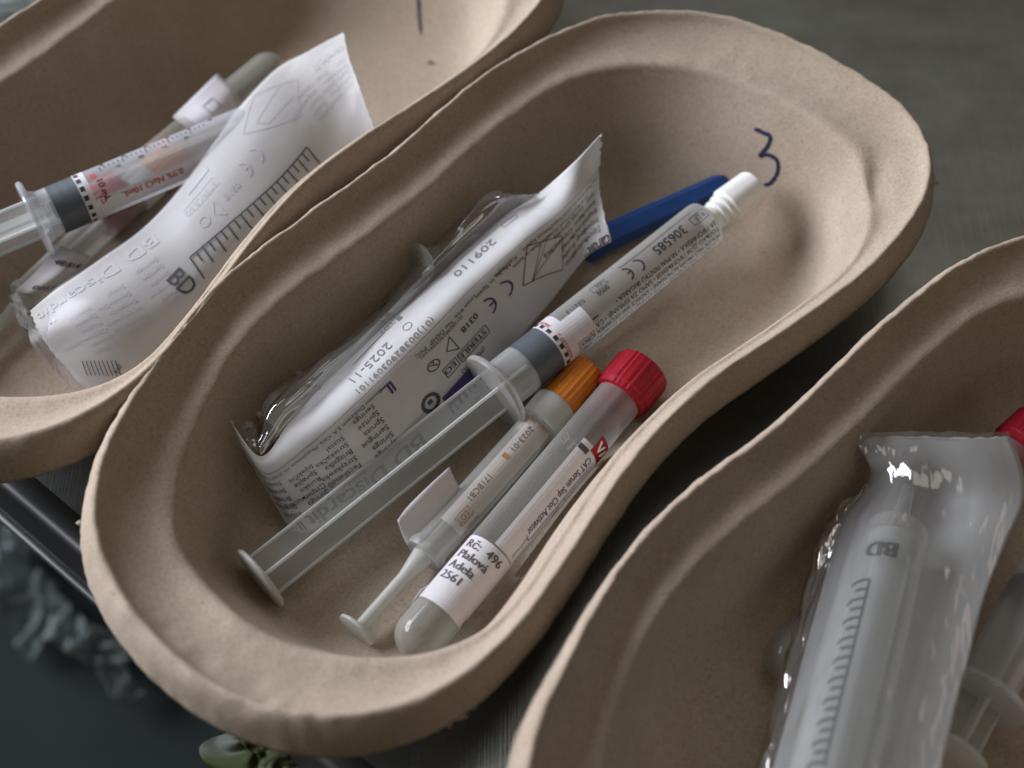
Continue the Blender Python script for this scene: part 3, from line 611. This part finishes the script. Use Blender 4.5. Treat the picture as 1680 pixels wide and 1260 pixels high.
# long rule lines and company lines
K.line([(U * f, W * (.335 + .01 * math.sin(f * 9))) for f in np.linspace(.02, .985, 40)], .015)
K.line([(U * f, W * .355) for f in np.linspace(.0, .22, 10)], .012)
K.text('Becton Dickinson S.A. Ctra. Mequinenza s/n 22520 Fraga (Huesca) Spain   Manufacturer  Fabricante  Hersteller  Fabbricante', U * .36, W * .39, .19)
K.text('Ctra. Mequinenza s/n 22520 Fraga (Huesca) España    Камера', U * .985, W * .39, .21); K.text('22520 Фрага (Уэска) Испания  Made in Spain', U * .93, W * .45, .20)
# the two language blocks at either end
cols = [['Süstal', 'Striekačka', 'Brizgalka', 'Strzykawka', 'Σύριγγα'], ['Seringa', 'Süitee', 'Štrikačka', 'Şırınga', 'Fecskendő'], ['Шприц', 'Спринцовка', 'Seringă', 'Štrcaljka', 'Injektio']]
for c, cw in enumerate(cols):
    para(K, U * (.965 - c * .062), W * .50, cw, .29, W * .082)
    para(K, U * (.115 + .0 - c * .0) + (0 if c == 0 else .0), W * .46 + 9 * 0, cw, .27, W * .085) if c == 0 else None
blk = [['Seringa', 'Spritze', 'Spruta', 'Seringue', 'Siringa', 'Syringe'], ['Süstal', 'Striekačka', 'Brizgalka', 'Strzykawka', 'Fecskendő', 'Injekční'], ['Injekční', 'Sprøjte', 'Ruisku', 'Спринцовка', 'Şırınga', 'Seringă']]
for c, cw in enumerate(blk): para(K, U * (.335 - c * .075), W * (.44 + .03 * c), cw, .25, W * .065)
Kp.text('L', U * .385, W * .40, .6, bold=.10); 
K.text('BD Discardit II', U * .375, W * .855, .72, bold=.035, width=4.4)
K.arc(U * .412, W * .76, .22, 0, 360, .10); K.fill(U * .407, W * .74, .14, .12)
K.text('cardit', U * .995, W * .93, .62, bold=.03, width=1.5); K.text('II', U * .895, W * .97, .62, bold=.04)
# centre block: volume, sterility, CE, peel drawing
Kp.fill(U * .405, W * .90, U * .09, W * .09) if False else None
Kp.fill(U * .430, W * .80, U * .085, .14 * W)
Kw = Print(PM.surf(.034)); Kw.text('10ml', U * .512, W * .92 - .12, .58, bold=.04, width=1.15); Kw.done('reversed_print', M_label, MP)
K.text('STERILE', U * .555, W * .66, .30, bold=.012, width=.95); K.box(U * .56, W * .645, -1.05, .34, .022); K.text('EO', U * .482, W * .66, .28, bold=.012); K.box(U * .485, W * .645, -.42, .34, .022); K.text('(MP 16%)', U * .535, W * .77, .22)
K.arc(U * .452, W * .56, .17, 0, 360, .03); K.line([(U * .452 - .1, W * .56 - .1), (U * .452 + .1, W * .56 + .1)], .03); K.text('2', U * .458, W * .53, .24)
K.line([(U * .50, W * .47), (U * .50 - .28, W * .55), (U * .50, W * .62), (U * .50, W * .47)], .028)
Kp.ce(U * .622, W * .56, .29, .06); K.text('0318', U * .562, W * .50, .30, bold=.015); K.text('Made in Spain', U * .66, W * .40, .22); K.text('Latex free  No DEHP  PVC', U * .58, W * .385, .19); K.text('(01)00382903091101', U * .54, W * .42, .17); 
q = lambda a, b: (U * a, W * b)
K.line([q(.655, .66), q(.705, .40), q(.80, .56), q(.765, .86), q(.655, .66)], .03); K.line([q(.74, .46), q(.672, .70), q(.70, .66), q(.785, .60)], .022); K.line([q(.672, .70), q(.76, .47)], .02)
# blister side print on the bright upper strip (2-D codes are left out)
Kg = Print(PM.surf(.026)); Kg.text('2025-11', U * .425, W * .13, .38, width=1.35); Kg.text('(01)00382903091101', U * .50, W * .245, .27, width=2.6); Kg.text('209110', U * .672, W * .10, .38, width=1.35, bold=.01)
Kg.box(U * .70, W * .06, .5, .16, .02); Kg.text('LOT', U * .455, W * .02, .2); Kg.line([(U * .36, W * .06), (U * .46, W * .05)], .02); Kg.fill(U * .463, W * .03, .14, .16); Kg.arc(U * .463, W * .16, .12, 0, 360, .02)
Kg.done('batch_print', simple('inkjet_grey_print', (.20, .19, .21), .7), MP); K.done('leaflet_print', M_grey, MP); Kp.done('purple_print', M_purple, MP)
frows = [   # film: from the paper's upper edge bulging out over the syringe to the floor side
 [(428, 748, 2.45), (425, 728, 2.7), (424, 708, 2.5), (428, 694, 1.8), (440, 700, .8)],
 [(478, 692, 2.65), (452, 680, 3.1), (438, 665, 2.8), (444, 655, 2.0), (462, 662, .8)],
 [(530, 634, 2.65), (506, 626, 3.1), (488, 618, 2.8), (486, 616, 2.0), (510, 616, .7)],
 [(598, 568, 2.6), (576, 566, 2.9), (560, 562, 2.5), (556, 566, 1.7), (572, 572, .6)],
 [(672, 499, 2.55), (650, 494, 2.7), (634, 492, 2.3), (630, 496, 1.6), (648, 502, .6)],
 [(742, 432, 2.55), (718, 424, 2.8), (700, 420, 2.4), (697, 424, 1.6), (716, 430, .6)],
 [(815, 366, 2.65), (790, 350, 3.0), (775, 343, 2.8), (772, 350, 2.0), (784, 360, .8)],
 [(850, 340, 2.9), (834, 322, 3.4), (822, 318, 3.0), (812, 324, 2.2), (818, 338, 1.0)],
 [(890, 318, 3.1), (880, 318, 3.1), (868, 322, 2.6), (858, 334, 2.0), (850, 352, 1.2)]]
frows = [[(x, y, z + (-.23 if 1 < i < 8 and j == 0 else 0)) for j, (x, y, z) in enumerate(r)] for i, r in enumerate(frows)]
PF = Patch(frows); PF.build('clear_film', M_film, MP, 120, 36, thick=0, crinkle=.16, cs=.9, ridge=1)
e2 = Patch([[(396, 700, 2.9), (402, 718, 2.5), (412, 740, 2.2)], [(404, 692, 2.6), (412, 712, 2.3), (424, 742, 2.2)], [(414, 694, 2.8), (420, 716, 2.2), (436, 744, 2.0)], [(420, 706, 2.5), (426, 724, 2.3), (440, 745, 2.1)]])
e2.build('gathered_film_end', M_film2, MP, 24, 16, thick=0, crinkle=.13, cs=3.2)
# the syringe inside it
IX = Axis(at(446, 712, 1.55), at(908, 344, 1.75)); il = IX.L
io = thing('packed_syringe', IX.p0 * [1, 1, 0] + [0, 0, .3], 'white unused syringe still inside the printed pouch, seen through its clear film', 'syringe')
lathe(IX, [(0, .5), (0, .72), (.06, .78), (.14, .72), (.16, .5)], 'thumb_rest', M_white, io, 40)
plate(IX, .15, il * .35, .55, .05, .4, 'plunger_fin', M_white, io); plate(IX, .15, il * .35, .55, .05, .4 + math.pi / 2, 'plunger_fin', M_white, io)
lathe(IX, [(il * .14, .7), (il * .14, 1.0), (il * .15, 1.0), (il * .155, .74), (il * .80, .74), (il * .815, .5), (il * .83, .22), (il * .93, .18)], 'barrel', M_rod, io, 56)

# ------------------------------------------------------------------ hazy pouch in the upper left dish
MQ = thing('syringe_pouch', at(330, 420, 0) * [1, 1, 0] + [0, 0, .3], 'hazy white pouch leaning on the rim of the upper left dish', 'pouch')
rows = [
 [(48, 512, 2.4), (62, 546, 2.5), (92, 588, 2.2), (136, 636, 1.9), (205, 700, 1.2)],
 [(98, 470, 2.5), (130, 505, 3.0), (165, 550, 2.8), (205, 600, 2.2), (255, 650, 1.3)],
 [(168, 424, 2.5), (205, 462, 3.1), (245, 508, 3.0), (285, 552, 2.3), (325, 592, 1.4)],
 [(243, 368, 2.6), (278, 405, 3.1), (318, 450, 3.1), (355, 492, 2.4), (395, 530, 1.5)],
 [(300, 305, 2.9), (338, 345, 3.3), (380, 390, 3.2), (420, 425, 2.5), (455, 455, 1.6)],
 [(350, 238, 3.2), (395, 283, 3.5), (440, 325, 3.3), (480, 362, 2.6), (510, 395, 1.8)],
 [(396, 172, 3.5), (445, 220, 3.7), (490, 262, 3.4), (530, 300, 2.8), (560, 335, 2.2)],
 [(455, 112, 3.9), (492, 155, 3.9), (530, 200, 3.6), (570, 240, 3.2), (600, 275, 2.8)],
 [(510, 82, 4.4), (535, 120, 4.3), (562, 160, 4.1), (592, 205, 3.8), (620, 245, 3.5)],
 [(567, 52, 4.9), (574, 90, 4.8), (588, 130, 4.6), (604, 180, 4.4), (622, 225, 4.2)]]
PQ = Patch(rows); PQ.wr = .06; PQ.ws = .7
PQ.build('paper_backing', M_thinpaper, MQ, 100, 40, ragged=.08, thick=.02)
U, W = PQ.Lu, PQ.Lv
K = Print(PQ.surf(.03))
K.text('BD Discardit', U * .33, W * .09 , .62, mirror=False, width=4.2, bold=.02); K.text('II', U * .055, W * .17, .6, bold=.03)
for c, cw in enumerate(blk): para(K, U * (.30 - c * .085), W * (.24 + .02 * c), cw, .24, W * .06)
K.ce(U * .60, W * .26, .26, .05); K.text('0318', U * .535, W * .27, .30, bold=.01); K.line([(U * .47, W * .24), (U * .47 - .26, W * .31), (U * .47, W * .37), (U * .47, W * .24)], .03); K.arc(U * .425, W * .30, .17, 0, 360, .04)
K.text('STERILE EO', U * .50, W * .15, .26); K.box(U * .505, W * .13, -1.3, .32, .02); K.fill(U * .44, W * .045, U * .07, W * .035)
q = lambda a, b: (U * a, W * b)
K.line([q(.62, .12), q(.70, .02), q(.80, .16), q(.74, .34), q(.62, .12)], .022); K.line([q(.76, .10), q(.66, .14), q(.68, .2), q(.76, .22)], .02)
for c, cw in enumerate(cols): para(K, U * (.975 - c * .075), W * .24, cw, .24, W * .055)
K.text('cardit II', U * .985, W * .12, .5, width=1.6, bold=.02)
K.done('showthrough_print', M_faint, MQ)
K2 = Print(PQ.surf(.032)); 
for i in range(9): K2.line([(U * .03 + i * .10, W * (.70 + .012 * i)), (U * .03 + i * .10 + .18, W * (.60 + .012 * i))], .025)
K2.text('bar', U * .09, W * .78, .25, ang=40); K2.text('Fro', U * .06, W * .93, .28, ang=40); K2.done('edge_print', M_black, MQ)
# its syringe: barrel print reads through the paper and the film
QX = Axis(at(205, 575, 1.5), at(540, 262, 2.3)); ql = QX.L
qo = thing('packed_syringe', QX.p0 * [1, 1, 0] + [0, 0, .3], 'syringe with black ruler marks sealed in the hazy pouch of the upper left dish', 'syringe')
lathe(QX, [(0, .5), (0, .85), (.08, .9), (.15, .85), (.2, .74), (ql - .6, .74), (ql - .45, .68), (ql - .4, .2), (ql, .16)], 'barrel', M_frost, qo, 56)
plate(QX, -1.0, ql * .4, .55, .05, .5, 'plunger_fin', M_rod, qo)
K = Print(PQ.surf(.045))
# ruler: long base line with ticks, on the sheet over the barrel
def invq(px, py):        # sheet parameters under a pixel
    best = None
    for i in range(61):
        for j in range(41):
            p = PQ.raw(i / 60, j / 40); d = p - CAM; z = d @ FW; x = 840 + (d @ RT) / z * FOC / 36 * 1680; y = 630 - (d @ UP) / z * FOC / 36 * 1680
            e_ = (x - px) ** 2 + (y - py) ** 2
            if best is None or e_ < best[0]: best = (e_, U * i / 60, W * j / 40)
    return best[1:]
A = np.array(invq(314, 424)); B = np.array(invq(503, 240)); d_ = (B - A); n_ = np.array([-d_[1], d_[0]]) / np.linalg.norm(d_)
if n_[1] < 0: n_ = -n_
K.line([A, B], .055)
for i in range(21):
    p = A + d_ * i / 20
    K.line([p, p + n_ * (.62 if i % 2 == 0 else .36)], .048)
K.line([A, A + n_ * .9], .04); K.line([B, B + n_ * .95], .04)
C_ = np.array(invq(272, 460)); K.text('BD', C_[0], C_[1], .74, ang=math.degrees(math.atan2(-1, .12)), bold=.025)
K.done('ruler_print', M_black, qo)
fr_ = [[(x + dx, y + dy, z + .16) for (x, y, z), (dx, dy) in zip(r, [(-3, 0)] * 5)] for r in rows]
fr_[0] = [(46, 520, 2.2), (50, 560, 2.3), (80, 605, 2.0), (130, 655, 1.6), (200, 720, .9)]
PQf = Patch(fr_); PQf.build('hazy_film', film('thin_film', 60, .03, .15, .003, .32, .25, False), MQ, 90, 36, thick=0, crinkle=.015, cs=1.0)
ef = Patch([[(15, 485, 2.2), (20, 505, 2.0), (40, 540, 1.9), (75, 590, 1.5), (130, 650, 1.2)], [(28, 478, 2.6), (42, 508, 2.5), (60, 545, 2.4), (92, 590, 2.1), (140, 640, 1.8)]]); ef.build('film_edge', M_film2, MQ, 14, 30, thick=0, crinkle=.08, cs=2.5)

# ------------------------------------------------------------------ shiny pouch in the lower right dish
MR = thing('syringe_pouch', at(1450, 1000, 0) * [1, 1, 0] + [0, 0, .3], 'shiny crinkled film pouch holding a syringe upside down in the lower right dish', 'pouch')
rows = [
 [(1392, 711, 3.4), (1465, 708, 3.7), (1530, 709, 3.8), (1600, 711, 3.7), (1655, 708, 3.4)],
 [(1424, 752, 3.5), (1480, 752, 3.8), (1540, 756, 4.0), (1610, 762, 3.8), (1676, 762, 3.4)],
 [(1424, 790, 3.4), (1478, 800, 3.8), (1540, 812, 4.0), (1610, 825, 3.9), (1680, 815, 3.4)],
 [(1380, 850, 3.3), (1450, 865, 3.9), (1520, 880, 4.2), (1590, 890, 4.0), (1652, 880, 3.4)],
 [(1352, 950, 3.4), (1420, 965, 4.1), (1490, 975, 4.4), (1560, 985, 4.1), (1616, 972, 3.5)],
 [(1324, 1050, 3.6), (1390, 1065, 4.3), (1460, 1075, 4.7), (1530, 1085, 4.4), (1590, 1072, 3.7)],
 [(1295, 1160, 3.9), (1360, 1172, 4.6), (1430, 1180, 5.0), (1500, 1190, 4.7), (1562, 1178, 4.0)],
 [(1262, 1280, 4.2), (1330, 1290, 4.9), (1400, 1300, 5.4), (1470, 1310, 5.0), (1535, 1298, 4.3)],
 [(1235, 1390, 4.6), (1300, 1400, 5.3), (1370, 1410, 5.8), (1440, 1420, 5.4), (1508, 1410, 4.7)]]
PR = Patch(rows); PR.wr = .04
rows = [[(x, y, z - (.55 if j == 0 and i > 1 else 0)) for j, (x, y, z) in enumerate(r)] for i, r in enumerate(rows)]; PR = Patch(rows); PR.wr = .04
low = [[(x, y + 6, z - .25 - 1.6 * (0.15 if i < 1 else .5 if i < 2 else 1) * (1 - abs(j - 2) / 2 * .9)) for j, (x, y, z) in enumerate(r)] for i, r in enumerate(rows)]
PL = Patch(low); PL.build('paper_backing', frosted('thin_grey_paper', (.60, .61, .60), .10, .5, .1, fk=.1), MR, 80, 30, ragged=.08, thick=.02)
hz = frosted('sealed_film_edge', (.72, .73, .74), .35, .2, .4, nscale=120)
PR.build('crinkled_film', film('crinkled_film', 130, .045, .6, .003, .10, 1.8, True, -80, .22), MR, 110, 46, thick=0, crinkle=.05, cs=1.1, ridge=1)
lrow = [[(x0, y0, z0 - .5), (x0 - k1 * .7, y0 + 8, z0 - .72), (x0 - k2 * 1.15, y0 + 14, z0 - 1.05), (x0 - k2 * 1.1, y0 + 24, z0 - 1.9)] for (x0, y0, z0, k1, k2) in
        [(1424, 790, 3.4, 6, 4), (1390, 838, 3.3, 20, 24), (1378, 870, 3.35, 22, 30), (1352, 950, 3.4, 18, 26), (1324, 1050, 3.6, 22, 26), (1295, 1160, 3.9, 20, 24), (1262, 1280, 4.2, 18, 24), (1235, 1390, 4.6, 16, 22)]]
PE = Patch(lrow); PE.build('film_side', film('side_film', 110, .06, .8, .004, .10, 5.0, True, -80, .2), MR, 110, 24, thick=0, crinkle=.13, cs=1.1, ridge=1)
RX = Axis(at(1490, 800, 2.75), at(1372, 1300, 3.95)); rl = RX.L
ro = thing('packed_syringe', RX.p0 * [1, 1, 0] + [0, 0, .3], 'blurred syringe with ruler marks seen through the shiny pouch in the lower right dish', 'syringe')
lathe(RX, [(0, .16), (.6, .2), (1.3, .24), (1.35, .5), (1.5, .78), (1.8, .82), (rl, .82)], 'barrel', M_tube, ro, 56)
lathe(RX, [(1.9, .2), (1.95, .74), (2.4, .76), (2.45, .5), (rl, .45)], 'plunger', M_rod, ro, 24)
K = Print(RX.surf(.82, .016)); k0 = rl * .40
K.line([(k0, .42), (rl * .98, .42)], .08)
for i in range(26): K.line([(k0 + i * .30, .42), (k0 + i * .30, 1.12 if i % 2 == 0 else .82)], .085)
K.text('BD', rl * .27, -.16, .68, ang=-90, bold=.08)
K.done('ruler_print', simple('soft_grey_print', (.02, .02, .022), .6), ro)
# clear syringe at the right edge, below the pouch
CX = Axis(at(1560, 1235, 1.6), at(1800, 790, 1.7)); cl_ = CX.L
co = thing('clear_syringe', CX.p0 * [1, 1, 0] + [0, 0, .3], 'clear syringe with a wide flange at the right edge, partly under the shiny pouch', 'syringe')
lathe(CX, [(cl_ * .18, .8), (cl_ * .18, 1.22), (cl_ * .187, 1.26), (cl_ * .20, 1.22), (cl_ * .205, .85), (cl_ * .23, .80), (cl_ * .95, .80), (cl_ * .97, .5), (cl_, .2)], 'barrel', M_clear, co, 56)
plate(CX, 0, cl_ * .5, .62, .04, .3, 'plunger_fin', M_rod, co); plate(CX, 0, cl_ * .5, .62, .04, .3 + math.pi / 2, 'plunger_fin', M_rod, co)
lathe(CX, [(-.1, .9), (-.05, .98), (.05, .98), (.1, .9)], 'thumb_rest', M_flange, co, 40)
lathe(CX, [(cl_ * .5, .7), (cl_ * .51, .77), (cl_ * .57, .77), (cl_ * .59, .4)], 'rubber_stopper', M_rubber, co, 40)

# ------------------------------------------------------------------ out of focus things around the dishes
def crumple(name, c, sx, sy, sz, mat, label, cat, seed, parent=None, sub=5, rough_=1.0):
    bm = bmesh.new(); bmesh.ops.create_icosphere(bm, subdivisions=sub, radius=1); V = []
    for v in bm.verts:
        q_ = Vector(v.co); k = 1 + .35 * noise.noise(q_ * 1.5 + Vector((seed, 0, 0))) + rough_ * (.28 * (abs(noise.noise(q_ * 3.1 + Vector((0, seed, 0)))) - .2) + .1 * abs(noise.noise(q_ * 7)))
        p = np.array(v.co) * k * np.array([sx, sy, sz]); V.append(np.array(c) + p)
    F = [tuple(x.index for x in f.verts) for f in bm.faces]; bm.free()
    V = np.array(V); V[:, 2] += max(0, c[2] - sz - V[:, 2].min()) * 0
    return tag(mesh(name, V, F, mat), label, cat)
M_bag = frosted('bag_plastic', (.24, .285, .28), .45, .4, .2)
crumple('plastic_wrapper', at(42, 6, .9) + np.array([0, 0, 0]), 2.6, 1.2, .9, M_bag, 'crumpled silvery wrapper on the trolley in the top left corner', 'wrapper', 3)
def sheet(name, px, z, h, fr, mat, label, cat, seed, parent=None):
    """a crumpled sheet of film lying on a surface, outline given by pixel corners"""
    C4 = [at(x, y, z) for x, y in px]; n = 70; V = []
    for i in range(n + 1):
        for j in range(n + 1):
            u, v = i / n, j / n; p = (C4[0] * (1 - u) + C4[1] * u) * (1 - v) + (C4[3] * (1 - u) + C4[2] * u) * v
            q_ = Vector((p[0] * fr + seed, p[1] * fr, 0)); e_ = 1 - min(1, 6 * min(u, 1 - u, v, 1 - v))
            w_ = noise.noise(q_ * .6) ; k = abs(noise.noise(q_ * 1.5)) * 1.2 + abs(noise.noise(q_ * 3.3)) * .5
            p = p + np.array([w_ * 2.2 * e_, noise.noise(q_ * .7 + Vector((9, 0, 0))) * 2.2 * e_, h * (w_ * .8 + k)]); V.append(p)
    return tag(mesh(name, V, grid_faces(n + 1, n + 1), mat), label, cat)
sheet('plastic_bag', [(-90, 840), (50, 850), (85, 960), (-60, 1010)], -28.5, 3.2, .35, M_bag, 'blurred pale crumpled bag on the lower shelf at the left picture edge', 'bag', 3)
sheet('plastic_bag', [(20, 950), (110, 965), (250, 1150), (130, 1130)], -28.5, 2.6, .4, M_bag, 'smaller pale crumpled bag on the lower shelf, nearer the middle dish', 'bag', 12)
def leafy():
    m, nt, N, L, out = newmat('green_white_print'); p = N.new('ShaderNodeBsdfPrincipled'); L.new(p.outputs[0], out.inputs[0]); p.inputs['Roughness'].default_value = .85; p.inputs['Specular IOR Level'].default_value = .1
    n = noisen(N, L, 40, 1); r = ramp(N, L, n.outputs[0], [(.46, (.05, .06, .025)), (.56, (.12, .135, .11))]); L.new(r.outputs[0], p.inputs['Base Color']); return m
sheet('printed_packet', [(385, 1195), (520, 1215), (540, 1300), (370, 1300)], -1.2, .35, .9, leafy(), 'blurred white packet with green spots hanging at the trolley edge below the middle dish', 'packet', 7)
